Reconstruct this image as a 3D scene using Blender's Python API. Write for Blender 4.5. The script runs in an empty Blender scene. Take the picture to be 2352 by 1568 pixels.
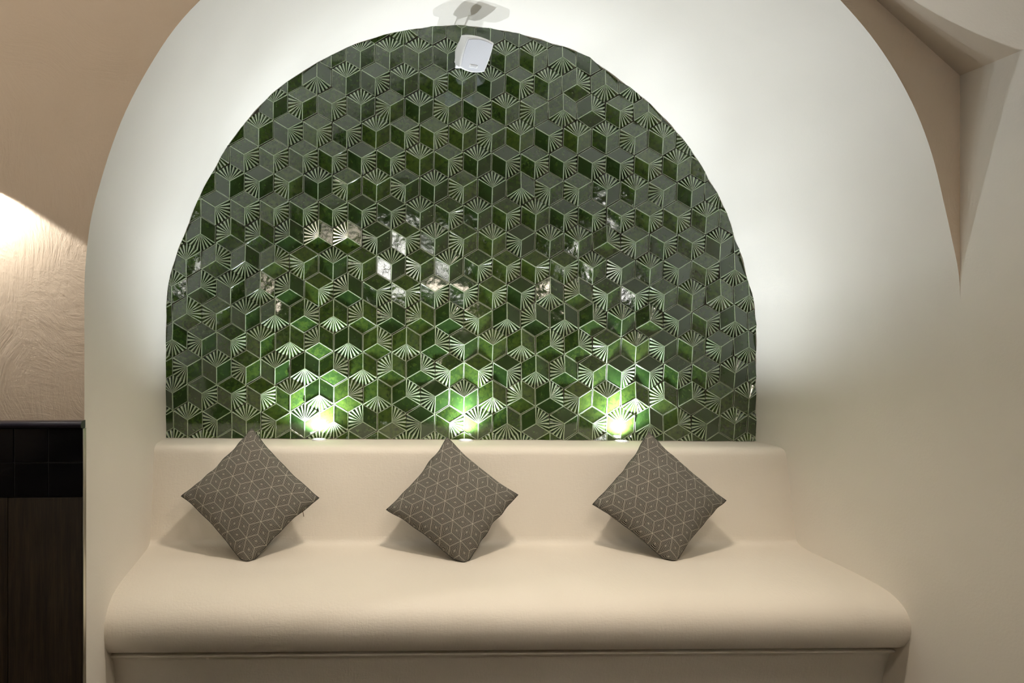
import bpy, bmesh, math, random
import numpy as np
from mathutils import Vector, Matrix, noise

random.seed(7)
sc = bpy.context.scene
col = sc.collection

# ------------------------------------------------------------------ camera
IMG_W, IMG_H = 2352, 1568
YAW = math.radians(2.4)
F_PX = 1618.0
VPX, VPY = 754.0, 770.0
PX0 = VPX + F_PX * math.tan(YAW)
CAM = Vector((-0.51595, -2.75, 1.2))
cam_data = bpy.data.cameras.new('camera')
cam = bpy.data.objects.new('camera', cam_data)
col.objects.link(cam)
cam.location = CAM
cam.rotation_euler = (math.pi / 2, 0, -YAW)
cam_data.sensor_width = 36.0
cam_data.lens = F_PX * 36.0 / IMG_W
cam_data.shift_x = (IMG_W / 2 - PX0) / IMG_W
cam_data.shift_y = (VPY - IMG_H / 2) / IMG_W
cam_data.clip_start = 0.05
sc.camera = cam

# ------------------------------------------------------------------ world, exposure
world = bpy.data.worlds.new('world')
sc.world = world
world.use_nodes = True
wn = world.node_tree.nodes
wn['Background'].inputs[0].default_value = (1.0, 0.97, 0.92, 1)
wn['Background'].inputs[1].default_value = 16.0
vs = sc.view_settings
vs.view_transform = 'Standard'
vs.look = 'None'
vs.exposure = 0.62
vs.gamma = 1.0
vs.use_curve_mapping = False
sc.cycles.use_adaptive_sampling = True
sc.cycles.adaptive_threshold = 0.015
sc.cycles.max_bounces = 5
sc.cycles.diffuse_bounces = 4
sc.cycles.use_light_tree = False
sc.cycles.glossy_bounces = 2
sc.cycles.transparent_max_bounces = 6
sc.cycles.caustics_reflective = False
sc.cycles.caustics_refractive = False
sc.cycles.sample_clamp_indirect = 6.0

# light levels
UP_NARROW, UP_WIDE = 17.0, 22.0
UP_COLOR = (0.86, 0.94, 1.0)
ROOM_SPOT = 22.0
DOWN_LIGHT = 66.0
WIDE_FILL = 27.0
ROOM_COLOR = (1.0, 0.865, 0.69)
SCONCE = 7.5


def ray(x, y):
    f = Vector((math.sin(YAW), math.cos(YAW), 0))
    r = Vector((math.cos(YAW), -math.sin(YAW), 0))
    return f + r * ((x - PX0) / F_PX) + Vector((0, 0, (VPY - y) / F_PX))


def at_y(x, y, Y):
    d = ray(x, y)
    return CAM + d * ((Y - CAM.y) / d.y)


def at_z(x, y, Z):
    d = ray(x, y)
    return CAM + d * ((Z - CAM.z) / d.z)


# ------------------------------------------------------------------ helpers
def link(name, me, parent=None):
    o = bpy.data.objects.new(name, me)
    col.objects.link(o)
    if parent is not None:
        o.parent = parent
    return o


def mesh_obj(name, verts, faces, mats, parent=None, smooth=False, fmat=None):
    me = bpy.data.meshes.new(name)
    me.from_pydata([tuple(v) for v in verts], [], faces)
    for m in (mats if isinstance(mats, (list, tuple)) else [mats]):
        me.materials.append(m)
    if fmat:
        me.polygons.foreach_set('material_index', fmat)
    if smooth:
        me.polygons.foreach_set('use_smooth', [True] * len(me.polygons))
    me.update()
    return link(name, me, parent)


def bm_obj(name, bm, mats, parent=None, smooth=False):
    me = bpy.data.meshes.new(name)
    bm.to_mesh(me)
    bm.free()
    for m in (mats if isinstance(mats, (list, tuple)) else [mats]):
        me.materials.append(m)
    if smooth:
        me.polygons.foreach_set('use_smooth', [True] * len(me.polygons))
    return link(name, me, parent)


def tag(o, label=None, cat=None, group=None, kind=None):
    if label:
        o['label'] = label
    if cat:
        o['category'] = cat
    if group:
        o['group'] = group
    if kind:
        o['kind'] = kind
    return o


def empty(name, loc):
    o = bpy.data.objects.new(name, None)
    o.empty_display_size = 0.05
    o.location = loc
    col.objects.link(o)
    return o


def add_box(bm, lo, hi, bevel=0.0):
    lo, hi = Vector(lo), Vector(hi)
    r = bmesh.ops.create_cube(bm, size=1.0)
    vs_ = r['verts']
    for v in vs_:
        v.co = Vector((lo[i] + (v.co[i] + 0.5) * (hi[i] - lo[i]) for i in range(3)))
    if bevel > 0:
        es = list({e for v in vs_ for e in v.link_edges})
        bmesh.ops.bevel(bm, geom=es, offset=bevel, segments=2, affect='EDGES', profile=0.5)


def box_obj(name, lo, hi, mat, parent=None, bevel=0.0):
    bm = bmesh.new()
    add_box(bm, lo, hi, bevel)
    return bm_obj(name, bm, mat, parent)


def lathe(bm, prof, seg=32, center=(0, 0, 0)):
    """prof: (radius, z) list, spun about z"""
    rings = []
    c = Vector(center)
    for r, z in prof:
        rings.append([bm.verts.new(c + Vector((r * math.cos(2 * math.pi * i / seg), r * math.sin(2 * math.pi * i / seg), z))) for i in range(seg)])
    for a, b in zip(rings[:-1], rings[1:]):
        for i in range(seg):
            bm.faces.new((a[i], a[(i + 1) % seg], b[(i + 1) % seg], b[i]))
    return rings


def tube(bm, pts, rad, seg=8, closed=False):
    rings = []
    n = len(pts)
    for i, p in enumerate(pts):
        p = Vector(p)
        a = Vector(pts[(i - 1) % n] if (closed or i > 0) else pts[i])
        b = Vector(pts[(i + 1) % n] if (closed or i < n - 1) else pts[i])
        t = (b - a).normalized()
        u = t.cross(Vector((0.31, 0.87, 0.38))).normalized()
        w = t.cross(u)
        rr = rad[i] if isinstance(rad, (list, tuple)) else rad
        rings.append([bm.verts.new(p + (u * math.cos(2 * math.pi * k / seg) + w * math.sin(2 * math.pi * k / seg)) * rr) for k in range(seg)])
    m = n if closed else n - 1
    for i in range(m):
        a, b = rings[i], rings[(i + 1) % n]
        for k in range(seg):
            bm.faces.new((a[k], a[(k + 1) % seg], b[(k + 1) % seg], b[k]))
    if not closed:
        bm.faces.new(rings[0][::-1])
        bm.faces.new(rings[-1])


# ------------------------------------------------------------------ materials
class NT:
    def __init__(self, name):
        self.m = bpy.data.materials.new(name)
        self.m.use_nodes = True
        self.t = self.m.node_tree
        self.n = self.t.nodes
        self.b = self.n['Principled BSDF']

    def add(self, typ, **kw):
        nd = self.n.new(typ)
        for k, v in kw.items():
            setattr(nd, k, v)
        return nd

    def lk(self, a, b):
        self.t.links.new(a, b)

    def val(self, sock, v):
        if isinstance(v, (int, float, tuple)):
            sock.default_value = v
        else:
            self.lk(v, sock)

    def math(self, op, a, b=None, c=None, clamp=False):
        nd = self.add('ShaderNodeMath', operation=op)
        nd.use_clamp = clamp
        self.val(nd.inputs[0], a)
        if b is not None:
            self.val(nd.inputs[1], b)
        if c is not None:
            self.val(nd.inputs[2], c)
        return nd.outputs[0]

    def noise(self, scale, detail=4, rough=0.55, vec=None, distort=0.0):
        nd = self.add('ShaderNodeTexNoise')
        nd.inputs['Scale'].default_value = scale
        nd.inputs['Detail'].default_value = detail
        nd.inputs['Roughness'].default_value = rough
        nd.inputs['Distortion'].default_value = distort
        if vec is not None:
            self.lk(vec, nd.inputs['Vector'])
        return nd.outputs['Fac']

    def ramp(self, fac, stops):
        nd = self.add('ShaderNodeValToRGB')
        e = nd.color_ramp.elements
        while len(e) < len(stops):
            e.new(0.5)
        for el, (p, c) in zip(e, stops):
            el.position = p
            el.color = (c[0], c[1], c[2], 1)
        self.lk(fac, nd.inputs[0])
        return nd.outputs[0]

    def mapping(self, vec, scale=(1, 1, 1), rot=(0, 0, 0)):
        nd = self.add('ShaderNodeMapping')
        nd.inputs['Scale'].default_value = scale
        nd.inputs['Rotation'].default_value = rot
        self.lk(vec, nd.inputs['Vector'])
        return nd.outputs[0]

    def coords(self, which='Object'):
        return self.add('ShaderNodeTexCoord').outputs[which]

    def bump(self, h, strength=0.2, dist=0.01, normal=None):
        nd = self.add('ShaderNodeBump')
        nd.inputs['Strength'].default_value = strength
        nd.inputs['Distance'].default_value = dist
        self.lk(h, nd.inputs['Height'])
        if normal is not None:
            self.lk(normal, nd.inputs['Normal'])
        return nd.outputs[0]

    def set(self, **kw):
        for k, v in kw.items():
            self.val(self.b.inputs[k.replace('_', ' ')], v)
        return self


def simple(name, color, rough=0.5, metallic=0.0, spec=0.5, emit=None, estr=0.0):
    t = NT(name)
    t.set(Base_Color=(*color, 1), Roughness=rough, Metallic=metallic)
    t.b.inputs['Specular IOR Level'].default_value = spec
    if emit:
        t.b.inputs['Emission Color'].default_value = (*emit, 1)
        t.b.inputs['Emission Strength'].default_value = estr
    return t.m


def plaster(name, c0, c1, trowel=0.25, fine=0.15, rough=0.6, warp=0.0):
    t = NT(name)
    co = t.coords()
    blot = t.noise(1.6, 3, 0.6, co, 0.4)
    t.set(Base_Color=t.ramp(blot, [(0.3, c0), (0.7, c1)]), Roughness=rough)
    t.b.inputs['Specular IOR Level'].default_value = 0.35
    b1 = None
    if trowel > 0 and warp > 0:
        wn_ = t.add('ShaderNodeTexNoise')
        wn_.inputs['Scale'].default_value = 3.2
        wn_.inputs['Detail'].default_value = 1
        t.lk(co, wn_.inputs['Vector'])
        wv = t.add('ShaderNodeVectorMath', operation='MULTIPLY_ADD')
        t.lk(wn_.outputs['Color'], wv.inputs[0])
        wv.inputs[1].default_value = (warp, warp, warp)
        t.lk(co, wv.inputs[2])
        s1 = t.noise(15, 5, 0.7, t.mapping(wv.outputs[0], (1.0, 1.0, 5.0), (0.4, 0.9, 0.2)), 0.3)
        s2 = t.noise(9, 4, 0.65, t.mapping(wv.outputs[0], (6.0, 1.5, 1.0), (0.1, -0.5, 0.3)), 0.3)
        s3 = t.noise(2.5, 1, 0.5, co)
        mk = t.math('MULTIPLY', t.math('SUBTRACT', s3, 0.40), 5.0, clamp=True)
        mixed = t.math('ADD', t.math('MULTIPLY', s1, mk), t.math('MULTIPLY', s2, t.math('SUBTRACT', 1.0, mk)))
        b1 = t.bump(mixed, trowel, 0.012)
    elif trowel > 0:
        s1 = t.noise(24, 3, 0.65, t.mapping(co, (1.2, 1.2, 6.0), (0.4, 0.5, 0.2)), 1.2)
        s2 = t.noise(18, 3, 0.6, t.mapping(co, (5.0, 1.5, 1.0), (0.1, -0.6, 0.3)), 1.2)
        b1 = t.bump(t.math('ADD', s1, s2), trowel, 0.008)
    b2 = t.bump(t.noise(130, 2, 0.6, co), fine, 0.002, b1)
    t.lk(b2, t.b.inputs['Normal'])
    return t.m


M_NICHE = plaster('smooth_cream_plaster', (0.79, 0.745, 0.675), (0.84, 0.795, 0.725), 0.0, 0.16, 0.5)
M_BENCH = plaster('bench_plaster', (0.745, 0.69, 0.612), (0.795, 0.74, 0.66), 0.12, 0.26, 0.55)
M_WALL = plaster('trowelled_wall_plaster', (0.66, 0.545, 0.42), (0.72, 0.60, 0.475), 0.26, 0.22, 0.65, 0.35)
M_CEIL = plaster('ceiling_plaster', (0.66, 0.58, 0.48), (0.70, 0.62, 0.52), 0.0, 0.2, 0.65)
M_GROUT = simple('grout', (0.060, 0.050, 0.038), 0.85)


def make_glaze():
    t = NT('bottle_green_glaze')
    co = t.coords()
    oi = t.add('ShaderNodeObjectInfo')
    sh = t.add('ShaderNodeVectorMath', operation='MULTIPLY_ADD')
    cmb = t.add('ShaderNodeCombineXYZ')
    for i in range(3):
        t.lk(oi.outputs['Random'], cmb.inputs[i])
    t.lk(cmb.outputs[0], sh.inputs[0])
    sh.inputs[1].default_value = (17.0, 31.0, 23.0)
    t.lk(co, sh.inputs[2])
    v = sh.outputs[0]
    n1 = t.noise(64, 3, 0.62, v, 0.3)
    tint = t.math('MULTIPLY_ADD', oi.outputs['Random'], 0.22, t.math('MULTIPLY_ADD', n1, 0.7, 0.08))
    c = t.ramp(tint, [(0.25, (0.010, 0.025, 0.008)), (0.5, (0.022, 0.050, 0.011)), (0.8, (0.062, 0.100, 0.016))])
    spk = t.ramp(t.noise(420, 2, 0.5, v), [(0.30, (0.35, 0.35, 0.35)), (0.40, (1, 1, 1))])
    mx = t.add('ShaderNodeMix', data_type='RGBA', blend_type='MULTIPLY')
    mx.inputs['Factor'].default_value = 0.55
    t.lk(c, mx.inputs['A'])
    t.lk(spk, mx.inputs['B'])
    t.lk(mx.outputs['Result'], t.b.inputs['Base Color'])
    t.set(Roughness=0.07)
    t.b.inputs['IOR'].default_value = 1.85
    b1 = t.bump(t.noise(20, 2, 0.5, v), 0.20, 0.006)
    b2 = t.bump(t.noise(300, 2, 0.5, v), 0.10, 0.001, b1)
    t.lk(b2, t.b.inputs['Normal'])
    return t.m


M_GLAZE = make_glaze()


def make_edge():
    t = NT('pale_glaze_edge')
    n1 = t.noise(60, 3, 0.6, t.coords())
    t.set(Base_Color=t.ramp(n1, [(0.3, (0.26, 0.32, 0.21)), (0.7, (0.45, 0.52, 0.39))]), Roughness=0.12)
    t.b.inputs['IOR'].default_value = 1.55
    return t.m


M_EDGE = make_edge()
M_SIDE = simple('tile_side', (0.075, 0.068, 0.045), 0.6)
M_BLACK = simple('black_glaze', (0.006, 0.006, 0.007), 0.08)
M_CAP = simple('black_moulding_glaze', (0.020, 0.018, 0.028), 0.22)
M_METAL = simple('brushed_steel', (0.62, 0.59, 0.50), 0.35, 1.0)
M_WHITE = simple('white_plastic', (0.82, 0.82, 0.83), 0.38)
M_GRILLE = None


def make_grille():
    t = NT('white_perforated_grille')
    co = t.coords()
    vor = t.add('ShaderNodeTexVoronoi')
    vor.inputs['Scale'].default_value = 420
    vor.inputs['Randomness'].default_value = 0.0
    t.lk(co, vor.inputs['Vector'])
    c = t.ramp(vor.outputs['Distance'], [(0.22, (0.50, 0.51, 0.56)), (0.36, (0.66, 0.67, 0.72))])
    t.set(Base_Color=c, Roughness=0.45)
    return t.m


M_GRILLE = make_grille()
M_BADGE = simple('badge_white', (0.92, 0.92, 0.92), 0.3)
M_BADGE_INK = simple('badge_lettering', (0.55, 0.56, 0.60), 0.4)
M_LENS = simple('lit_lens', (1, 1, 1), 0.3, emit=(1.0, 0.99, 0.95), estr=14.0)
M_DARK = simple('dark_plastic', (0.03, 0.03, 0.03), 0.5)
M_THREAD = simple('zip_thread', (0.10, 0.06, 0.03), 0.7)


def make_wood():
    t = NT('dark_stained_wood')
    co = t.coords()
    oi = t.add('ShaderNodeObjectInfo')
    ad = t.add('ShaderNodeVectorMath', operation='ADD')
    cmb = t.add('ShaderNodeCombineXYZ')
    t.lk(t.math('MULTIPLY', oi.outputs['Random'], 9.0), cmb.inputs[0])
    t.lk(co, ad.inputs[0])
    t.lk(cmb.outputs[0], ad.inputs[1])
    g = t.noise(14, 8, 0.65, t.mapping(ad.outputs[0], (5, 5, 0.35)), 0.8)
    g2 = t.noise(60, 4, 0.6, t.mapping(ad.outputs[0], (6, 6, 0.2)))
    s = t.math('MULTIPLY_ADD', g2, 0.35, t.math('MULTIPLY', g, 0.75))
    t.set(Base_Color=t.ramp(s, [(0.35, (0.013, 0.008, 0.004)), (0.55, (0.036, 0.022, 0.011)), (0.75, (0.068, 0.043, 0.022))]), Roughness=0.42)
    t.lk(t.bump(s, 0.2, 0.002), t.b.inputs['Normal'])
    return t.m


M_WOOD = make_wood()


def make_fabric():
    """tumbling-block rhombs of concentric woven lines, black on cream, from the UV map (metres)"""
    t = NT('rhomb_weave_fabric')
    uv = t.add('ShaderNodeUVMap').outputs[0]
    PITCH = 0.073
    mp = t.mapping(uv, (1 / PITCH, 1 / PITCH, 1), (0, 0, math.radians(0)))
    sep = t.add('ShaderNodeSeparateXYZ')
    t.lk(mp, sep.inputs[0])
    X, Y = sep.outputs[0], sep.outputs[1]
    # lattice: centres at (sqrt3*i, j) and (sqrt3*(i+.5), j+.5): neighbours at distance 1 along y, +-30 deg
    S3 = math.sqrt(3)

    def cell(ox, oy):
        fx = t.math('SUBTRACT', X, t.math('MULTIPLY', t.math('ADD', t.math('ROUND', t.math('SUBTRACT', t.math('DIVIDE', X, S3), ox)), ox), S3))
        fy = t.math('SUBTRACT', Y, t.math('ADD', t.math('ROUND', t.math('SUBTRACT', Y, oy)), oy))
        d = t.math('ADD', t.math('MULTIPLY', fx, fx), t.math('MULTIPLY', fy, fy))
        return fx, fy, d
    ax, ay, ad = cell(0.0, 0.0)
    bx, by, bd = cell(0.5, 0.5)
    sel = t.math('LESS_THAN', ad, bd)

    def mix(a, b):
        return t.math('ADD', t.math('MULTIPLY', a, sel), t.math('MULTIPLY', b, t.math('SUBTRACT', 1.0, sel)))
    qx, qy = mix(ax, bx), mix(ay, by)
    rad = 1 / S3      # hexagon circumradius; vertices point along x
    al = []
    for k in range(3):
        a = math.radians(0 + 120 * k)
        dx, dy = rad * math.cos(a), rad * math.sin(a)
        al.append(t.math('MULTIPLY', t.math('ADD', t.math('MULTIPLY', qx, dx), t.math('MULTIPLY', qy, dy)), 2 / 3 / rad ** 2))
    mxv = t.math('MAXIMUM', t.math('MAXIMUM', al[0], al[1]), al[2])
    mnv = t.math('MINIMUM', t.math('MINIMUM', al[0], al[1]), al[2])
    smv = t.math('ADD', t.math('ADD', al[0], al[1]), al[2])
    mid = t.math('SUBTRACT', t.math('SUBTRACT', smv, mxv), mnv)
    bmax = t.math('SUBTRACT', mxv, mnv)
    bmid = t.math('SUBTRACT', mid, mnv)
    m = t.math('MINIMUM', bmid, t.math('SUBTRACT', 1.0, bmax))        # 0 on rhomb edge .. .5 at its centre
    ph = t.math('FRACT', t.math('MULTIPLY', m, 13.0))
    line = t.math('LESS_THAN', ph, 0.38)
    rim = t.math('LESS_THAN', m, 0.036)
    dot = t.math('GREATER_THAN', m, 0.44)
    cream = t.math('MAXIMUM', t.math('MAXIMUM', line, rim), dot)
    co = t.coords('UV')
    wv = t.noise(900, 1, 0.5, co)
    cr = t.ramp(wv, [(0.3, (0.28, 0.265, 0.23)), (0.7, (0.44, 0.42, 0.37))])
    dk = t.ramp(wv, [(0.3, (0.006, 0.006, 0.007)), (0.7, (0.020, 0.020, 0.021))])
    mx = t.add('ShaderNodeMix', data_type='RGBA')
    t.lk(cream, mx.inputs['Factor'])
    t.lk(dk, mx.inputs['A'])
    t.lk(cr, mx.inputs['B'])
    t.lk(mx.outputs['Result'], t.b.inputs['Base Color'])
    t.set(Roughness=0.9)
    t.b.inputs['Specular IOR Level'].default_value = 0.2
    t.lk(t.bump(t.noise(700, 2, 0.6, co), 0.25, 0.001), t.b.inputs['Normal'])
    return t.m


M_FABRIC = make_fabric()
M_FLOOR = simple('dark_floor', (0.075, 0.058, 0.042), 0.5)
M_LEAF = simple('leaf', (0.06, 0.13, 0.03), 0.6)
M_BARK = simple('bark', (0.09, 0.06, 0.04), 0.9)
M_FRAME = simple('window_frame_paint', (0.12, 0.10, 0.08), 0.5)
def make_glass():
    t = NT('window_glass')
    tr = t.add('ShaderNodeBsdfTransparent')
    gl = t.add('ShaderNodeBsdfGlossy')
    gl.inputs['Roughness'].default_value = 0.02
    fr = t.add('ShaderNodeFresnel')
    mx = t.add('ShaderNodeMixShader')
    t.lk(fr.outputs[0], mx.inputs[0])
    t.lk(tr.outputs[0], mx.inputs[1])
    t.lk(gl.outputs[0], mx.inputs[2])
    t.lk(mx.outputs[0], t.n['Material Output'].inputs[0])
    return t.m


M_GLASS = make_glass()

# ------------------------------------------------------------------ the setting
XL, XR = -1.1394, 1.1864          # side walls of the niche
YF = -0.92                        # front wall plane
ROOM_L, ROOM_B, ROOM_H = -3.4, -7.4, 3.0
SLOPE = 0.854                     # the ceiling slopes down to the right wall
Z_EAVE = 1.90
TILT = -0.012                     # the built things drop a little to the right

# rim of the tiled panel, read off the photograph
RIM = [(1733, 1030), (1733, 900), (1735, 807), (1730, 700), (1716, 645), (1700, 583), (1684, 538), (1672, 500), (1648, 446), (1624, 410),
       (1594, 356), (1555, 305), (1522, 272), (1477, 227), (1420, 185), (1360, 138), (1320, 117), (1260, 100), (1195, 80), (1120, 67), (1066, 60), (1000, 62),
       (945, 69), (890, 79), (849, 92), (790, 113), (727, 146), (670, 182), (628, 213), (598, 243), (562, 284), (526, 332), (496, 383),
       (460, 449), (440, 500), (424, 540), (404, 588), (387, 645), (382, 690), (383, 800), (383, 900), (383, 1030)]
FRONT = [(2212, 1030), (2212, 900), (2212, 800), (2212, 700), (2209, 625), (2193, 558), (2171, 464), (2139, 339), (2104, 250), (2050, 152), (1996, 76), (1929, 0),
         (1860, -72), (1780, -142), (1690, -205), (1590, -258), (1480, -298), (1360, -325), (1250, -335), (1200, -337), (1120, -333), (1010, -315), (900, -282),
         (800, -238), (700, -182), (610, -120), (530, -56), (455, 0 + 4), (396, 71), (343, 154), (293, 246), (257, 336), (229, 429),
         (209, 500), (202, 560), (196, 620), (195, 700), (195, 800), (196, 900), (196, 1030)]
rim3 = [at_y(x, y, -0.014) for x, y in RIM]
front3 = [at_y(x, y, YF) for x, y in FRONT]


def resample(pts, n, zc):
    """resample the arch by angle about (xc, zc); legs below zc by height"""
    p = np.array([(q.x, q.z) for q in pts])
    xc = 0.5 * (p[0, 0] + p[-1, 0])
    ang = np.arctan2(p[:, 1] - zc, p[:, 0] - xc)
    ang = np.where(ang < -math.pi / 2 - 0.2, ang + 2 * math.pi, ang)
    rad = np.hypot(p[:, 0] - xc, p[:, 1] - zc)
    th = np.linspace(0, math.pi, n)
    r = np.interp(th, ang, rad)
    for _ in range(2):
        r[1:-1] = 0.25 * r[:-2] + 0.5 * r[1:-1] + 0.25 * r[2:]
    return [(xc + rr * math.cos(a), zc + rr * math.sin(a)) for a, rr in zip(th, r)]


NA = 120
ZC_B, ZC_F = 1.245, 1.30
arc_b = resample(rim3, NA, ZC_B)
arc_f = resample(front3, NA, ZC_F)
dxr, dxl = XR - arc_f[0][0], XL - arc_f[-1][0]
arc_f = [(x + dxr * max(0, 1 - i / 25) + dxl * max(0, 1 - (NA - 1 - i) / 25), z) for i, (x, z) in enumerate(arc_f)]
dxr, dxl = XR - arc_b[0][0], XL - arc_b[-1][0]
arc_b = [(x + dxr * max(0, 1 - i / 12) + dxl * max(0, 1 - (NA - 1 - i) / 12), z) for i, (x, z) in enumerate(arc_b)]
# legs down to the floor
LEG = 10


def with_legs(arc):
    (x0, z0), (x1, z1) = arc[0], arc[-1]
    a = [(x0, z0 * k / LEG) for k in range(LEG)]
    b = [(x1, z1 * (LEG - 1 - k) / LEG) for k in range(LEG)]
    return a + list(arc) + b


ring_b, ring_f = with_legs(arc_b), with_legs(arc_f)
NR = len(ring_b)
ND = 20
verts, faces = [], []
for j in range(ND + 1):
    s = j / ND
    Y = 0.02 + (YF - 0.02) * s
    for i in range(NR):
        (xb, zb), (xf, zf) = ring_b[i], ring_f[i]
        x, z = xb + (xf - xb) * s, zb + (zf - zb) * s
        ina = LEG <= i < NR - LEG
        cx, cz = 0.02, 1.27
        out = Vector((x - cx, 0, max(z - cz, 0))).normalized()
        w = noise.noise(Vector((x * 3.1, Y * 4.0, z * 3.1)))
        w2 = noise.noise(Vector((x * 17, Y * 3.0, z * 17)))
        amp = (0.006 * w * math.sin(math.pi * min(1, max(0, s))) + 0.0032 * w2 * (1 - s) ** 3)
        if not ina:
            amp *= 0.3
        # soft lip where the plaster meets the tiles
        p = Vector((x, Y, z)) + out * amp
        verts.append(p)
for j in range(ND):
    for i in range(NR - 1):
        a = j * NR + i
        faces.append((a, a + NR, a + NR + 1, a + 1))
o = mesh_obj('wall_niche', verts, faces, M_NICHE, smooth=True)
tag(o, 'pale cream plaster inside of the arched niche around the green tiles', kind='structure')

# front wall around the arch
verts, faces = [], []
zt = ROOM_H + 0.05
arcv = [(x, z) for x, z in ring_f]
for x, z in arcv:
    verts.append((x, YF, z))
for x, z in arcv:
    verts.append((min(max(x, XL), XR) if LEG <= 0 else x, YF, zt))
n = len(arcv)
for i in range(LEG, n - LEG - 1):
    faces.append((i, i + 1, n + i + 1, n + i))
b = len(verts)
GX, GZ = 12, 16
zs = [ROOM_H * k / GZ for k in range(GZ + 1)]
verts += [(ROOM_L, YF, 0), (XL, YF, 0), (XL, YF, zt), (ROOM_L, YF, zt)]
faces.append((b, b + 1, b + 2, b + 3))
wall_front = mesh_obj('wall_front', verts, faces, M_WALL)
tag(wall_front, 'brown beige trowelled plaster wall that the arched niche is cut into', kind='structure')

o = mesh_obj('wall_right', [(XR, YF, 0), (XR, ROOM_B, 0), (XR, ROOM_B, zt), (XR, YF, zt)], [(0, 1, 2, 3)], M_NICHE)
tag(o, 'smooth cream plaster side wall right of the bench', kind='structure')
o = mesh_obj('wall_left', [(ROOM_L, YF, 0), (ROOM_L, ROOM_B, 0), (ROOM_L, ROOM_B, zt), (ROOM_L, YF, zt)], [(3, 2, 1, 0)], M_WALL)
tag(o, 'plaster side wall far left of the room', kind='structure')
xs = XR - (ROOM_H - Z_EAVE) / SLOPE
o = mesh_obj('ceiling', [(XR, YF, Z_EAVE), (XR, ROOM_B, Z_EAVE), (xs, ROOM_B, ROOM_H), (xs, YF, ROOM_H), (ROOM_L, ROOM_B, ROOM_H), (ROOM_L, YF, ROOM_H)],
             [(0, 1, 2, 3), (3, 2, 4, 5)], M_CEIL)
tag(o, 'cream plaster ceiling sloping down to the right wall', kind='structure')
o = mesh_obj('floor', [(ROOM_L, ROOM_B, 0), (XR, ROOM_B, 0), (XR, 0.02, 0), (ROOM_L, 0.02, 0)], [(0, 1, 2, 3)], M_FLOOR)
tag(o, 'dark floor of the room', kind='structure')

# rear wall with three tall windows towards the daylight
WIN = [(-2.60, -2.05), (-1.75, -1.40), (0.25, 0.75)]
WZ0, WZ1 = 0.35, 1.15
bm = bmesh.new()
edges = [ROOM_L]
for a, b_ in WIN:
    edges += [a, b_]
edges.append(XR)
for k in range(len(edges) - 1):
    a, b_ = edges[k], edges[k + 1]
    if k % 2 == 0:
        add_box(bm, (a, ROOM_B - 0.15, 0), (b_, ROOM_B, zt))
    else:
        add_box(bm, (a, ROOM_B - 0.15, 0), (b_, ROOM_B, WZ0))
        add_box(bm, (a, ROOM_B - 0.15, WZ1), (b_, ROOM_B, zt))
tag(bm_obj('wall_rear', bm, M_WALL), 'plaster wall behind the viewer with three tall windows', kind='structure')
for k, (a, b_) in enumerate(WIN):
    bm = bmesh.new()
    y0, y1 = ROOM_B - 0.10, ROOM_B - 0.05
    w = 0.05
    add_box(bm, (a, y0, WZ0), (a + w, y1, WZ1))
    add_box(bm, (b_ - w, y0, WZ0), (b_, y1, WZ1))
    add_box(bm, (a + w, y0, WZ0), (b_ - w, y1, WZ0 + w))
    add_box(bm, (a + w, y0, WZ1 - w), (b_ - w, y1, WZ1))
    add_box(bm, ((a + b_) / 2 - 0.02, y0, WZ0 + w), ((a + b_) / 2 + 0.02, y1, WZ1 - w))
    wo = tag(bm_obj('window_%d' % (k + 1), bm, M_FRAME), 'tall window behind the viewer', kind='structure')
    for s in (0, 1):
        xa = a + w if s == 0 else (a + b_) / 2 + 0.02
        xb = (a + b_) / 2 - 0.02 if s == 0 else b_ - w
        box_obj('pane', (xa, ROOM_B - 0.078, WZ0 + w), (xb, ROOM_B - 0.072, WZ1 - w), M_GLASS, wo)

# ------------------------------------------------------------------ tiled wall
wall_back = mesh_obj('wall_back', [(XL - 0.2, -0.004, 0.6), (XR + 0.2, -0.004, 0.6), (XR + 0.2, -0.004, 2.6), (XL - 0.2, -0.004, 2.6),
                                   (XL - 0.2, 0.03, 0.6), (XR + 0.2, 0.03, 0.6), (XR + 0.2, 0.03, 2.6), (XL - 0.2, 0.03, 2.6)],
                     [(0, 1, 2, 3), (7, 6, 5, 4), (0, 4, 5, 1), (1, 5, 6, 2), (2, 6, 7, 3), (3, 7, 4, 0)], M_GROUT)
tag(wall_back, 'niche back wall of glossy green hexagonal relief tiles', kind='structure')

PITCH_X, PITCH_Z = 0.1133, 0.1028
GAP = 0.0013
RX, RZ = PITCH_X / math.sqrt(3) - GAP, PITCH_Z / 1.5 - GAP
T_RIM, T_H = 0.006, 0.0140
ANG = {'T': 90, 'l': 150, 'L': 210, 'B': 270, 'R': 330, 'r': 30}


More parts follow.
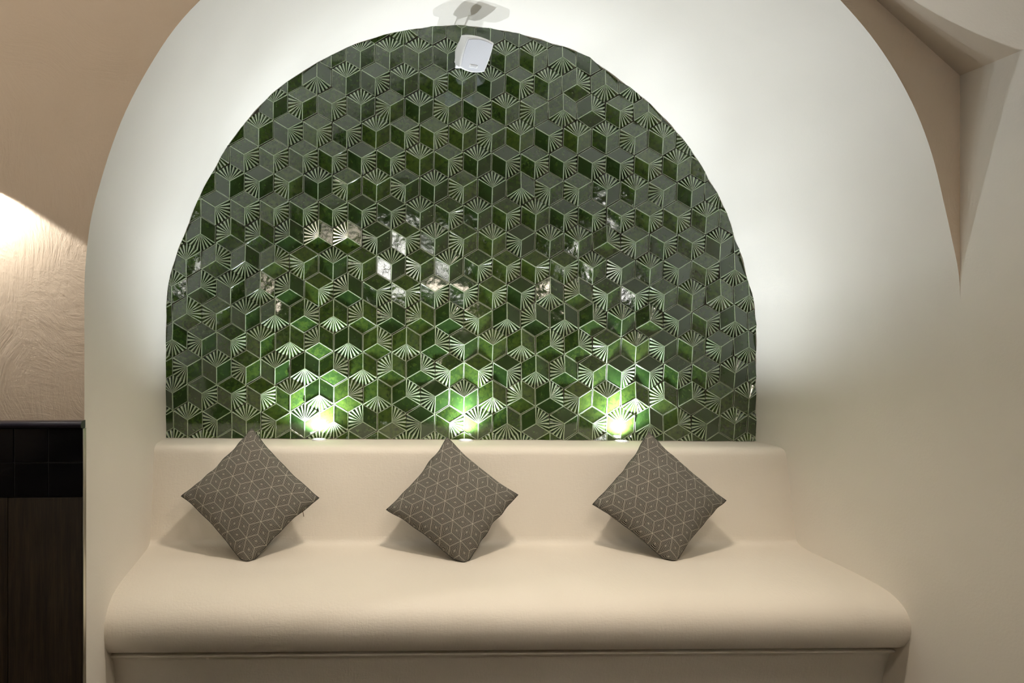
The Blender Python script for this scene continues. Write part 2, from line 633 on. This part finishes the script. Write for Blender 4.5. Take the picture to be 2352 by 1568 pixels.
def tile_mesh(code):
    phi = ANG[code]

    def hv(a, h):
        a = math.radians(a)
        return Vector((RX * math.cos(a), -(T_RIM + h), RZ * math.sin(a)))
    C = Vector((0, -(T_RIM + T_H), 0))
    verts, faces, mats = [], [], []

    def V(p):
        verts.append(p)
        return len(verts) - 1

    def Fc(ids, m):
        faces.append(tuple(ids))
        mats.append(m)
    skirt = []
    for q in range(3):
        d = phi + 120 * q
        A, Vv, B = hv(d - 60, T_H / 2), hv(d, 0), hv(d + 60, T_H / 2)
        if q == 0:
            # fluted fan
            nr = 8
            ss = []
            hw = 0.050
            for i in range(nr + 1):
                c = 2.0 * i / nr
                if i > 0:
                    ss.append((c - 0.125, 1, 0))
                if i == 0:
                    ss += [(0.0, 0, 1), (hw, 0, 0)]
                elif i == nr:
                    ss += [(2 - hw, 0, 1), (2.0, 0, 0)]
                elif abs(c - 1) < 1e-6:
                    ss += [(1 - hw, 0, 1), (1.0, 0, 1), (1 + hw, 0, 0)]
                else:
                    ss += [(c - hw, 0, 1), (c + hw, 0, 0)]
            ci = V(C)
            ids = []
            for s, g, pale in ss:
                p = A.lerp(Vv, s) if s <= 1 else Vv.lerp(B, s - 1)
                if g:
                    p = p + Vector((0, 0.0042, 0))
                ids.append((V(p), pale))
                skirt.append(p.copy())
            for (a, pale), (b2, _) in zip(ids[:-1], ids[1:]):
                Fc((ci, a, b2), 1 if pale else 0)
            skirt.pop()
        else:
            e, dp, e2 = 0.029, 0.0011, 0.050

            def bl(u, v, d_=0.0):
                return C + (A - C) * u + (B - C) * v + Vector((0, d_, 0))
            o4 = [V(bl(u, v)) for u, v in ((0, 0), (1, 0), (1, 1), (0, 1))]
            i4 = [V(bl(u, v)) for u, v in ((e, e), (1 - e, e), (1 - e, 1 - e), (e, 1 - e))]
            p4 = [V(bl(u, v, dp)) for u, v in ((e2, e2), (1 - e2, e2), (1 - e2, 1 - e2), (e2, 1 - e2))]
            for k in range(4):
                k2 = (k + 1) % 4
                Fc((o4[k], o4[k2], i4[k2], i4[k]), 1)
                Fc((i4[k], i4[k2], p4[k2], p4[k]), 0)
            Fc(p4, 0)
            skirt += [A.copy(), Vv.copy()]
    n = len(skirt)
    top = [V(p) for p in skirt]
    bot = [V(Vector((p.x, 0.0, p.z))) for p in skirt]
    for k in range(n):
        k2 = (k + 1) % n
        Fc((top[k2], top[k], bot[k], bot[k2]), 2)
    return verts, faces, mats


TILE_DATA = {}
for cd in ANG:
    v, f, m = tile_mesh(cd)
    me = bpy.data.meshes.new('tile_' + cd)
    me.from_pydata([tuple(p) for p in v], [], f)
    for mm in (M_GLAZE, M_EDGE, M_SIDE):
        me.materials.append(mm)
    me.polygons.foreach_set('material_index', m)
    bmx = bmesh.new()
    bmx.from_mesh(me)
    bmesh.ops.remove_doubles(bmx, verts=bmx.verts, dist=1e-6)
    bmesh.ops.recalc_face_normals(bmx, faces=bmx.faces)
    bmx.to_mesh(me)
    bmx.free()
    TILE_DATA[cd] = me

LAT_X = [-0.44862, 0.113391, 0.001259, 3.1e-05, 5e-06, -3.6e-05, 4e-06, -5e-06]
LAT_Z = [2.405914, -0.001683, -0.1036, -4e-05, 5.5e-05, 5.6e-05, -1e-06, 2e-06]
ROWS = [(0, 1, 'lBTTTTT'), (1, -0.5, 'TTTTTRTTBT'), (2, -2, 'TBTRTRTTRTrBB'), (3, -2.5, 'TLRTLTLRTLBrRBT'), (4, -4, 'TTRRRTRRTLTRTTLTL'),
        (5, -4.5, 'BRRRRRRTRTRRRRRRTT'), (6, -5, 'TTLLTLTLTLTBLLTTLTB'), (7, -5.5, 'TRRRRRRRTRTRTRRRRRTT'), (8, -6, 'BBlllllLRTLTLTTrLRRTB'),
        (9, -5.5, 'TrBrLTLTLTRRRRTLTLRB'), (10, -6, 'TrTBlRlRRRRRRBlLRLTBB'), (11, -6.5, 'TrLTBrBlllrLBlBrTrLRBB'), (12, -6, 'BLRTBlBrBrLTBrrLTLTLB'),
        (13, -6.5, 'TLTLTBrBlrLRRBlLRRRRTB'), (14, -6, 'TRRRTBrBrLTBlrLTBlrLT'), (15, -6.5, 'TTLTLTBlrLRTBrLRTBrLTT'), (16, -6, 'TTBTBTBBTTBTTBLBTBlLT')]
rim2 = [Vector((x, z)) for x, z in ring_b]


def shelf_z(x):
    return 0.791 + TILT * x


def rim_nearest(c):
    best = None
    for i in range(len(rim2) - 1):
        a, b_ = rim2[i], rim2[i + 1]
        ab = b_ - a
        t = max(0, min(1, (c - a).dot(ab) / max(ab.length_squared, 1e-12)))
        p = a + ab * t
        d = (c - p).length
        if best is None or d < best[0]:
            nrm = Vector((ab.y, -ab.x)).normalized()      # outward (ring runs right leg -> top -> left leg)
            best = (d, p, nrm)
    return best


n_tiles = 0
for r, q0, codes in ROWS:
    for k, cd in enumerate(codes):
        q = q0 + k
        bs = [1, q, r, q * r, q * q, r * r, q * q * r, q * r * r]
        x = sum(a * b_ for a, b_ in zip(LAT_X, bs)) + random.gauss(0, 0.0004)
        z = sum(a * b_ for a, b_ in zip(LAT_Z, bs)) + random.gauss(0, 0.0004)
        c = Vector((x, z))
        d, p, nrm = rim_nearest(c)
        side = (c - p).dot(nrm)
        if side > 0.058:
            continue
        rot = Matrix.Rotation(0.0135 + random.gauss(0, 0.004), 4, 'Y') @ Matrix.Rotation(random.gauss(0, 0.008), 4, 'X') @ Matrix.Rotation(random.gauss(0, 0.008), 4, 'Z')
        mw = Matrix.Translation((x, 0.0 + random.uniform(-0.0012, 0.0008), z)) @ rot
        cut_rim = side > -0.075
        cut_low = z - 0.07 < shelf_z(x)
        if cut_rim or cut_low:
            bmx = bmesh.new()
            bmx.from_mesh(TILE_DATA[cd])
            inv = mw.inverted()
            if cut_rim:
                co = inv @ Vector((p.x + nrm.x * 0.006, 0, p.y + nrm.y * 0.006))
                no = inv.to_3x3() @ Vector((nrm.x, 0, nrm.y))
                bmesh.ops.bisect_plane(bmx, geom=bmx.verts[:] + bmx.edges[:] + bmx.faces[:], plane_co=co, plane_no=no, clear_outer=True)
            if cut_low:
                co = inv @ Vector((x, 0, shelf_z(x) + 0.002))
                no = inv.to_3x3() @ Vector((0, 0, -1))
                bmesh.ops.bisect_plane(bmx, geom=bmx.verts[:] + bmx.edges[:] + bmx.faces[:], plane_co=co, plane_no=no, clear_outer=True)
            if len(bmx.faces) < 3:
                bmx.free()
                continue
            me = TILE_DATA[cd].copy()
            bmx.to_mesh(me)
            bmx.free()
        else:
            me = TILE_DATA[cd]
        o = link('tile', me, wall_back)
        o.matrix_world = mw
        n_tiles += 1

# ------------------------------------------------------------------ bench
def smooth_profile(pts, n):
    """Catmull-Rom through the points"""
    P = [Vector(p) for p in pts]
    P = [P[0] * 2 - P[1]] + P + [P[-1] * 2 - P[-2]]
    out = []
    for i in range(1, len(P) - 2):
        for k in range(n):
            t = k / n
            a, b_, c, d = P[i - 1], P[i], P[i + 1], P[i + 2]
            out.append(0.5 * ((2 * b_) + (c - a) * t + (2 * a - 5 * b_ + 4 * c - d) * t * t + (3 * b_ - a - 3 * c + d) * t ** 3))
    out.append(P[-2])
    return out


PROF_BACK = smooth_profile([(-0.0055, 0.791), (-0.06, 0.792), (-0.13, 0.793), (-0.160, 0.7925), (-0.182, 0.787), (-0.195, 0.774), (-0.202, 0.752), (-0.214, 0.69), (-0.231, 0.60), (-0.247, 0.51), (-0.252, 0.482)], 4)
PROF_SEAT = smooth_profile([(-0.252, 0.482), (-0.257, 0.468), (-0.268, 0.458), (-0.290, 0.453), (-0.34, 0.450), (-0.45, 0.4485), (-0.56, 0.4465), (-0.64, 0.442), (-0.695, 0.432),
                            (-0.733, 0.413), (-0.755, 0.387), (-0.762, 0.356), (-0.756, 0.325), (-0.738, 0.298), (-0.715, 0.282), (-0.692, 0.276)], 4)
PROF_BASE = smooth_profile([(-0.692, 0.276), (-0.674, 0.2755), (-0.672, 0.272), (-0.699, 0.2685), (-0.704, 0.265), (-0.700, 0.260), (-0.684, 0.250), (-0.670, 0.215), (-0.656, 0.165), (-0.645, 0.11), (-0.640, 0.05), (-0.640, 0.0)], 3)


def sweep(name, prof, parent, mat, amp=0.0016):
    NX = 100
    vv, ff = [], []
    for i in range(NX + 1):
        x = XL - 0.01 + (XR - XL + 0.02) * i / NX
        for y, z in prof:
            k = noise.noise(Vector((x * 2.3, y * 6, z * 6))) * amp + noise.noise(Vector((x * 9, y * 13, z * 13))) * amp * 0.35
            vv.append((x, y - k, z + TILT * x * min(1, z / 0.2) + k))
    m = len(prof)
    for i in range(NX):
        for j in range(m - 1):
            a = i * m + j
            ff.append((a, a + 1, a + m + 1, a + m))
    return mesh_obj(name, vv, ff, mat, parent, smooth=True)


bench = empty('built_in_bench', (0, -0.4, 0))
tag(bench, 'long cream plaster bench with rounded seat edge built into the niche', 'bench')


def keep(o, parent):
    o.parent = parent
    o.matrix_parent_inverse = Matrix.Translation(-Vector(parent.location))
    return o


keep(sweep('backrest', PROF_BACK, None, M_BENCH), bench)
keep(sweep('seat', PROF_SEAT, None, M_BENCH), bench)
keep(sweep('base', PROF_BASE, None, M_BENCH), bench)

# ------------------------------------------------------------------ uplights
UPL = [(733, 1011.5, 'round recessed uplight in the ledge nearest the leftmost cushion'),
       (1070, 1014.5, 'round recessed uplight in the ledge beside the middle cushion'),
       (1427, 1014.5, 'round recessed uplight in the ledge nearest the rightmost cushion')]
for (px, py, lab), lvl in zip(UPL, (1.15, 0.7, 1.15)):
    Y = -0.046
    p = at_y(px, py, Y)
    z = shelf_z(p.x) + 0.0025
    root = empty('recessed_uplight', (p.x, Y, z))
    tag(root, lab, 'uplight', 'uplights in the ledge')
    bm = bmesh.new()
    lathe(bm, [(0.0285, -0.006), (0.0285, 0.0015), (0.0265, 0.0035), (0.0215, 0.0035), (0.0200, 0.0015), (0.0195, -0.006)], 40)
    bm_obj('trim_ring', bm, M_WHITE, root, True)
    bm = bmesh.new()
    rg = lathe(bm, [(0.0197, 0.0000), (0.014, 0.0012), (0.007, 0.0018), (0.001, 0.002)], 32)
    bm.faces.new(rg[-1])
    ln = bm_obj('lens', bm, M_LENS, root, True)
    for nm, e, ang, bl in (('beam', UP_NARROW, 50, 1.0), ('spill', UP_WIDE * lvl, 154, 1.0)):
        ld = bpy.data.lights.new('uplight_' + nm, 'SPOT')
        ld.energy = e
        ld.color = UP_COLOR
        ld.spot_size = math.radians(ang)
        ld.spot_blend = bl
        ld.shadow_soft_size = 0.014
        lo = bpy.data.objects.new('uplight_' + nm, ld)
        col.objects.link(lo)
        lo.parent = root
        lo.location = (0, 0, 0.016)
        lo.rotation_euler = (math.pi + (math.radians(-7) if nm == 'beam' else 0), 0, 0)

# ------------------------------------------------------------------ wainscot left of the niche
YW = YF - 0.016
ex = at_y(190, 1100, YW).x          # right edge of the tiles
xa, xb = at_y(32, 1100, YW).x, at_y(110, 1100, YW).x
pit = xb - xa
zr = [at_y(100, y, YW).z for y in (982, 1062, 1142)]
colx = [ex, xb, xa] + [xa - pit * k for k in range(1, 5)]
g = 0.0012
for rr in range(2):
    for k in range(len(colx) - 1):
        x1, x0 = colx[k], colx[k + 1]
        box_obj('black_tile', (x0 + g, YW + random.uniform(-0.0006, 0.0006), zr[rr + 1] + g), (x1 - g, YF + 0.002, zr[rr] - g), M_BLACK, wall_front, 0.0016)
box_obj('grout_bed', (colx[-1], YW + 0.0035, zr[2]), (ex, YF + 0.001, zr[0]), simple('black_grout', (0.03, 0.03, 0.028), 0.8), wall_front)
px_ = [ex, at_y(17, 1300, YW).x, at_y(17, 1300, YW).x - 0.196, at_y(17, 1300, YW).x - 0.392]
for k in range(3):
    box_obj('wood_plank', (px_[k + 1] + 0.0008, YW + 0.001, 0.0), (px_[k] - 0.0008, YF + 0.002, zr[2] - 0.001), M_WOOD, wall_front, 0.0012)
# moulding along the top
zc0, zc1 = at_y(100, 985, YW - 0.012).z, at_y(100, 967.5, YW - 0.012).z
prof = []
for k in range(11):
    a = -math.pi / 2 + math.pi * k / 10
    prof.append((YW - 0.002 - 0.014 * math.cos(a), (zc0 + zc1) / 2 + (zc1 - zc0) / 2 * math.sin(a)))
prof = [(YF + 0.002, zc0)] + prof + [(YF + 0.002, zc1)]
xe = at_y(185.5, 975, YW - 0.016).x
vv = [(x, y, z) for x in (colx[-1], xe) for y, z in prof]
m_ = len(prof)
ff = [(j, j + 1, m_ + j + 1, m_ + j) for j in range(m_ - 1)] + [tuple(range(m_))[::-1], tuple(range(m_, 2 * m_))]
tag(mesh_obj('trim_1', vv, ff, M_CAP, smooth=False), 'glossy black pencil moulding capping the black tiles', kind='structure')
# steel corner strip
xs0, xs1 = at_y(190.5, 1200, YW - 0.004).x, at_y(196.5, 1200, YF - 0.004).x
bm = bmesh.new()
add_box(bm, (xs0, YW - 0.003, 0.0), (xs1 - 0.0005, YF + 0.001, at_y(193, 984, YW).z), 0.001)
tag(bm_obj('trim_2', bm, M_METAL), 'slim steel edge strip between the dark wainscot and the niche', kind='structure')

# ------------------------------------------------------------------ cushions
def cushion(name, label, tp, rt, bt, lf, seed, yt=-0.222, ym=-0.325, thick=0.062, zip_=False):
    T = at_y(*tp, yt)
    zs_ = 0.449
    Bc = at_z(*bt, zs_ + TILT * at_z(*bt, zs_).x)
    Rr = at_y(*rt, ym)
    Ll = at_y(*lf, ym)
    Bc = Bc + Vector((0, 0, -0.024))
    ctr = (T + Bc + Rr + Ll) / 4
    nrm = (Rr - Ll).cross(T - Bc).normalized()
    if nrm.y > 0:
        nrm = -nrm
    N = 48
    half = 0.5 * ((T - Rr).length + (T - Ll).length) / 2

    def seat_floor(p):
        zf = zs_ + 0.004 + TILT * p.x
        if p.z < zf:
            p = Vector((p.x, p.y, zf + (p.z - zf) * 0.05))
        return p
    vv, uvs, ff = [], [], []
    idx = {}
    for sgn in (1, -1):
        for i in range(N + 1):
            for j in range(N + 1):
                u, v = -1 + 2 * i / N, -1 + 2 * j / N
                edge = i in (0, N) or j in (0, N)
                if sgn == -1 and edge:
                    idx[(sgn, i, j)] = idx[(1, i, j)]
                    continue
                a = 0.07
                uu = u * (1 - a * (1 - v * v) * (0.75 + 0.25 * abs(u)))
                vv_ = v * (1 - a * (1 - u * u) * (0.75 + 0.25 * abs(v)))
                w = noise.noise(Vector((u * 2.2 + seed, v * 2.2, seed * 1.7)))
                if edge:
                    # puckered seams
                    k = 0.034 * noise.noise(Vector((u * 2.6 + seed * 2, v * 3.5, 3.1)))
                    uu += k * (1 - abs(v) ** 6) if abs(u) > 0.999 else 0
                    vv_ += k * (1 - abs(u) ** 6) if abs(v) > 0.999 else 0
                # corners: (-1,-1)=top, (1,-1)=right, (-1,1)=left, (1,1)=bottom
                su, sv = (uu + 1) / 2, (vv_ + 1) / 2
                p = T * (1 - su) * (1 - sv) + Rr * su * (1 - sv) + Ll * (1 - su) * sv + Bc * su * sv
                t = ((1 - u * u) * (1 - v * v))
                th = thick * max(t, 0) ** 0.42 * (1 + 0.16 * w + 0.14 * (u + v) / 2)
                # creases running in from the corners
                cr = 0.0035 * math.sin(9 * (u - v) + 4 * w + seed) * (1 - t) * (0 if edge else 1) * (abs(u * v)) ** 0.5
                th += cr
                p = p + nrm * (sgn * th)
                p = seat_floor(p)
                idx[(sgn, i, j)] = len(vv)
                vv.append(p - ctr)
                uvs.append((u * half, v * half))
    for sgn in (1, -1):
        for i in range(N):
            for j in range(N):
                q = [idx[(sgn, i, j)], idx[(sgn, i + 1, j)], idx[(sgn, i + 1, j + 1)], idx[(sgn, i, j + 1)]]
                ff.append(tuple(q if sgn == 1 else q[::-1]))
    o = mesh_obj(name, vv, ff, M_FABRIC, smooth=True)
    o.location = ctr
    uvl = o.data.uv_layers.new(name='UVMap')
    for lp in o.data.loops:
        uvl.data[lp.index].uv = uvs[lp.vertex_index]
    tag(o, label, 'cushion', 'rhomb patterned cushions on the bench')
    loop = [idx[(1, i, 0)] for i in range(N)] + [idx[(1, N, j)] for j in range(N)] + [idx[(1, N - i, N)] for i in range(N)] + [idx[(1, 0, N - j)] for j in range(N)]
    bm = bmesh.new()
    tube(bm, [vv[k] for k in loop], 0.0014, 6, True)
    se = bm_obj('seam', bm, simple('seam_thread', (0.07, 0.068, 0.062), 0.9), o, True)
    if zip_:
        base = Rr.lerp(Bc, 0.20) - ctr + Vector((-0.006, -0.005, 0.006))
        bm = bmesh.new()
        tube(bm, [base + Vector((0, 0, 0.004)), base + Vector((-0.002, -0.003, -0.004)), base + Vector((-0.0005, -0.004, -0.012)), base + Vector((0.001, -0.003, -0.021))], 0.0012, 6)
        tag(bm_obj('zip_pull', bm, M_THREAD, o, True), 'tiny brown zip pull loop')
    return o


cushion('cushion', 'leftmost black and cream rhomb-patterned cushion, balanced on a narrow folded corner', (578, 983), (733, 1143), (568, 1289), (416, 1139), 1.3, zip_=True)
cushion('cushion', 'middle black and cream rhomb-patterned cushion leaning below the ledge', (1027, 1004), (1190, 1136), (1066, 1291), (887, 1170), 4.1)
cushion('cushion', 'rightmost black and cream rhomb-patterned cushion casting a shadow to its left', (1490, 991), (1668, 1149), (1545, 1287), (1361, 1158), 7.7)

# ------------------------------------------------------------------ loudspeaker
sp_c = at_y(1093.4, 126.3, -0.150)
root = empty('wall_loudspeaker', sp_c)
tag(root, 'small white loudspeaker tilted downwards on the green tiles under the arch', 'speaker')
SP_YAW, SP_TILT, SP_ROLL = math.radians(17), math.radians(33.7), math.radians(-2.4)
nf = Vector((math.sin(SP_YAW) * math.cos(SP_TILT), -math.cos(SP_YAW) * math.cos(SP_TILT), -math.sin(SP_TILT)))
bxv = Vector((math.cos(SP_YAW), math.sin(SP_YAW), 0))
upv = bxv.cross(nf) * -1
if upv.z < 0:
    upv = -upv
bxv, upv = bxv * math.cos(SP_ROLL) + upv * math.sin(SP_ROLL), upv * math.cos(SP_ROLL) - bxv * math.sin(SP_ROLL)
SW, SH, SD = 0.0560, 0.0515, 0.075


def face_outline(kx, kz, n=10):
    """front outline: curved top and bottom, sides tapering to the bottom with a bow"""
    pts = []
    for k in range(n + 1):      # top, left -> right
        s = -1 + 2 * k / n
        pts.append((s * SW * kx, (SH + 0.009 * (1 - s * s)) * kz))
    for k in range(1, n):       # right side, top -> bottom
        s = k / n
        pts.append(((SW * (1 - 0.05 * s) + 0.0035 * math.sin(math.pi * s)) * kx, (SH - 2 * SH * s) * kz))
    for k in range(n + 1):      # bottom
        s = 1 - 2 * k / n
        pts.append((s * SW * 0.95 * kx, (-SH - 0.010 * (1 - s * s)) * kz))
    for k in range(1, n):
        s = 1 - k / n
        pts.append((-(SW * (1 - 0.05 * s) + 0.0035 * math.sin(math.pi * s)) * kx, (SH - 2 * SH * s) * kz))
    return pts


def sp(x, z, d):
    return bxv * x + upv * z + nf * d


bm = bmesh.new()
layers = [(0.90, 0.90, 0.0035), (0.95, 0.95, 0.0045), (1.0, 1.0, 0.001), (1.02, 1.02, -0.006), (1.0, 1.0, -0.03), (0.94, 0.94, -0.058), (0.70, 0.72, -SD)]
rings = [[bm.verts.new(sp(x, z, d)) for x, z in face_outline(kx, kz)] for kx, kz, d in layers]
for a, b_ in zip(rings[:-1], rings[1:]):
    for i in range(len(a)):
        j = (i + 1) % len(a)
        bm.faces.new((a[i], a[j], b_[j], b_[i]))
bm.faces.new(rings[0])
bm.faces.new(rings[-1][::-1])
bmesh.ops.recalc_face_normals(bm, faces=bm.faces)
bm_obj('cabinet', bm, M_WHITE, root)
bm = bmesh.new()
fl = [[bm.verts.new(sp(x, z, d)) for x, z in face_outline(k, k)] for k, d in ((0.905, 0.003), (0.90, 0.0058))]
for i in range(len(fl[0])):
    j = (i + 1) % len(fl[0])
    bm.faces.new((fl[0][i], fl[0][j], fl[1][j], fl[1][i]))
bm.faces.new(fl[1])
bmesh.ops.recalc_face_normals(bm, faces=bm.faces)
bm_obj('grille', bm, M_GRILLE, root)
# badge with raised characters
bm = bmesh.new()


def sp_box(bm, x0, x1, z0, z1, d0, d1):
    v = [bm.verts.new(sp(x, z, d)) for d in (d0, d1) for x, z in ((x0, z0), (x1, z0), (x1, z1), (x0, z1))]
    for f in ((0, 1, 2, 3), (7, 6, 5, 4), (0, 4, 5, 1), (1, 5, 6, 2), (2, 6, 7, 3), (3, 7, 4, 0)):
        bm.faces.new([v[i] for i in f])


bz = -0.040
sp_box(bm, -0.017, 0.017, bz - 0.0048, bz + 0.0048, 0.005, 0.0072)
bmesh.ops.recalc_face_normals(bm, faces=bm.faces)
badge = bm_obj('badge', bm, M_BADGE, root)
bm = bmesh.new()
GLY = ['111101101111', '111100100111', '111110100111', '111101111101', '111101111100']
for gi, gl in enumerate(GLY):
    x0 = -0.0135 + gi * 0.0055
    for rr in range(4):
        for cc in range(3):
            if gl[rr * 3 + cc] == '1':
                sp_box(bm, x0 + cc * 0.0014, x0 + (cc + 1) * 0.0014, bz + 0.003 - (rr + 1) * 0.0015, bz + 0.003 - rr * 0.0015, 0.0072, 0.0078)
bmesh.ops.recalc_face_normals(bm, faces=bm.faces)
bm_obj('badge_lettering', bm, M_BADGE_INK, badge)
# wall bracket: a wedge between the cabinet and the tiles, on the left
bm = bmesh.new()
lo_, hi_ = at_y(1053, 140, -0.090), at_y(1078, 96, -0.090)
add_box(bm, (lo_.x - sp_c.x, -0.095 - sp_c.y, lo_.z - sp_c.z), (hi_.x - sp_c.x, -0.012 - sp_c.y, hi_.z - sp_c.z))
bmesh.ops.recalc_face_normals(bm, faces=bm.faces)
bmesh.ops.bevel(bm, geom=bm.edges[:], offset=0.004, segments=2, affect='EDGES', profile=0.5)
bm_obj('bracket', bm, M_WHITE, root)

# ------------------------------------------------------------------ wall lamp just left of the frame (throws the scallop on the plaster)
lp = at_y(-52, 394, YF)
lp.y = YF - 0.068
root = empty('wall_lamp', (lp.x, YF, lp.z))
tag(root, 'small dark cone wall lamp washing light down the left plaster wall', 'wall lamp')
bm = bmesh.new()
lathe(bm, [(0.010, 0.075), (0.018, 0.07), (0.022, 0.03), (0.030, 0.0), (0.0288, 0.0), (0.0205, 0.03), (0.016, 0.068)], 28, (0, -0.068, 0))
bm_obj('lamp_shade', bm, M_DARK, root, True)
bm = bmesh.new()
tube(bm, [(0, 0, 0.05), (0, -0.03, 0.075), (0, -0.068, 0.072)], 0.006, 10)
bm_obj('arm', bm, M_DARK, root, True)
bm = bmesh.new()
lathe(bm, [(0.004, 0.018), (0.011, 0.022), (0.012, 0.03), (0.008, 0.045)], 16, (0, -0.068, 0))
bm_obj('bulb', bm, simple('lit_bulb', (1, 1, 1), 0.4, emit=(1.0, 0.9, 0.72), estr=20), root, True)
ld = bpy.data.lights.new('wall_lamp_light', 'SPOT')
ld.energy = SCONCE
ld.color = (1.0, 0.95, 0.88)
ld.spot_size = math.radians(116)
ld.spot_blend = 0.10
ld.shadow_soft_size = 0.006
lo = bpy.data.objects.new('wall_lamp_light', ld)
col.objects.link(lo)
lo.parent = root
lo.location = (0, -0.068, 0.0)

# ------------------------------------------------------------------ ceiling spotlights in the room behind the viewer, the last two added as fill
def ceiling_spot(p, target, e, size, blend, label, soft=0.05):
    p, target = Vector(p), Vector(target)
    root = empty('ceiling_spotlight', p)
    tag(root, label, 'spotlight', 'ceiling spotlights behind the viewer')
    d = (target - p).normalized()
    q = d.to_track_quat('-Z', 'Y').to_matrix().to_4x4()
    bm = bmesh.new()
    lathe(bm, [(0.030, 0.075), (0.040, 0.07), (0.040, -0.03), (0.036, -0.03), (0.034, 0.0), (0.002, 0.01)], 28)
    bm.transform(q @ Matrix.Scale(max(1.0, soft / 0.036), 4))
    bm_obj('lamp_head', bm, M_WHITE, root, True)
    zc_ = min(ROOM_H, Z_EAVE + SLOPE * (XR - p.x))
    bm = bmesh.new()
    tube(bm, [(0, 0, 0.04), (0, 0, zc_ - p.z)], 0.010, 10)
    bm_obj('stem', bm, M_WHITE, root, True)
    ld = bpy.data.lights.new('ceiling_spotlight_light', 'SPOT')
    ld.energy = e
    ld.color = ROOM_COLOR
    ld.spot_size = math.radians(size)
    ld.spot_blend = blend
    ld.shadow_soft_size = soft
    lo = bpy.data.objects.new('ceiling_spotlight_light', ld)
    col.objects.link(lo)
    lo.parent = root
    lo.location = d * 0.032 * max(1.0, soft / 0.036)
    lo.rotation_euler = d.to_track_quat('-Z', 'Y').to_euler()


ceiling_spot((0.20, -3.6, 2.50), (-0.08, -0.4, 0.50), ROOM_SPOT, 40, 0.9, 'white ceiling spotlight aimed at the bench from behind the viewer on the right')
ceiling_spot((0.06, -1.10, 2.68), (-0.03, -0.66, 0.4), DOWN_LIGHT, 84, 0.8, 'white ceiling spotlight above and in front of the bench', 0.10)
ceiling_spot((0.35, -1.95, 2.40), (0.25, -1.80, 0.0), WIDE_FILL, 150, 1.0, 'added wide fill lamp out of view, brightening the side walls by the bench', 0.12)  # unseen fill lamp, added to lift the niche sides and right wall
ceiling_spot((-1.9, -3.6, 2.80), (-1.45, -0.92, 2.30), ROOM_SPOT * 3.5, 60, 1.0, 'added fill spotlight behind the viewer on the left, brightening the plaster wall')  # added fill that brightens the upper left wall, no known fixture

# ------------------------------------------------------------------ trees outside the rear windows (seen only as reflections in the glaze)
def tree(x, y, h, seed):
    rnd = random.Random(seed)
    root = empty('garden_tree', (x, y, 0))
    tag(root, 'leafy green garden tree outside the windows behind the viewer', 'tree', 'garden trees outside')
    bm = bmesh.new()
    tube(bm, [(0, 0, 0), (0.05, 0.02, h * 0.4), (0.0, 0.0, h * 0.75)], [0.09, 0.07, 0.03], 8)
    bm_obj('trunk', bm, M_BARK, root, True)
    bm = bmesh.new()
    for _ in range(900):
        d = Vector((rnd.gauss(0, 1), rnd.gauss(0, 1), rnd.gauss(0, 1))).normalized() * (rnd.random() ** 0.4)
        c = Vector((d.x * h * 0.36, d.y * h * 0.3, h * 0.55 + d.z * h * 0.45))
        a = Vector((rnd.gauss(0, 1), rnd.gauss(0, 1), rnd.gauss(0, 1))).normalized() * 0.075
        b_ = a.cross(Vector((rnd.gauss(0, 1), rnd.gauss(0, 1), rnd.gauss(0, 1)))).normalized() * 0.04
        bm.faces.new([bm.verts.new(c + k) for k in (a, b_, -a, -b_)])
    tag(bm_obj('foliage', bm, M_LEAF, root), kind='stuff')


for k, (tx, ty, th_) in enumerate([(-4.4, -11.2, 2.6), (-2.5, -10.2, 2.3), (-0.6, -11.4, 2.5), (1.2, -10.2, 2.2)]):
    tree(tx, ty, th_, 20 + k)
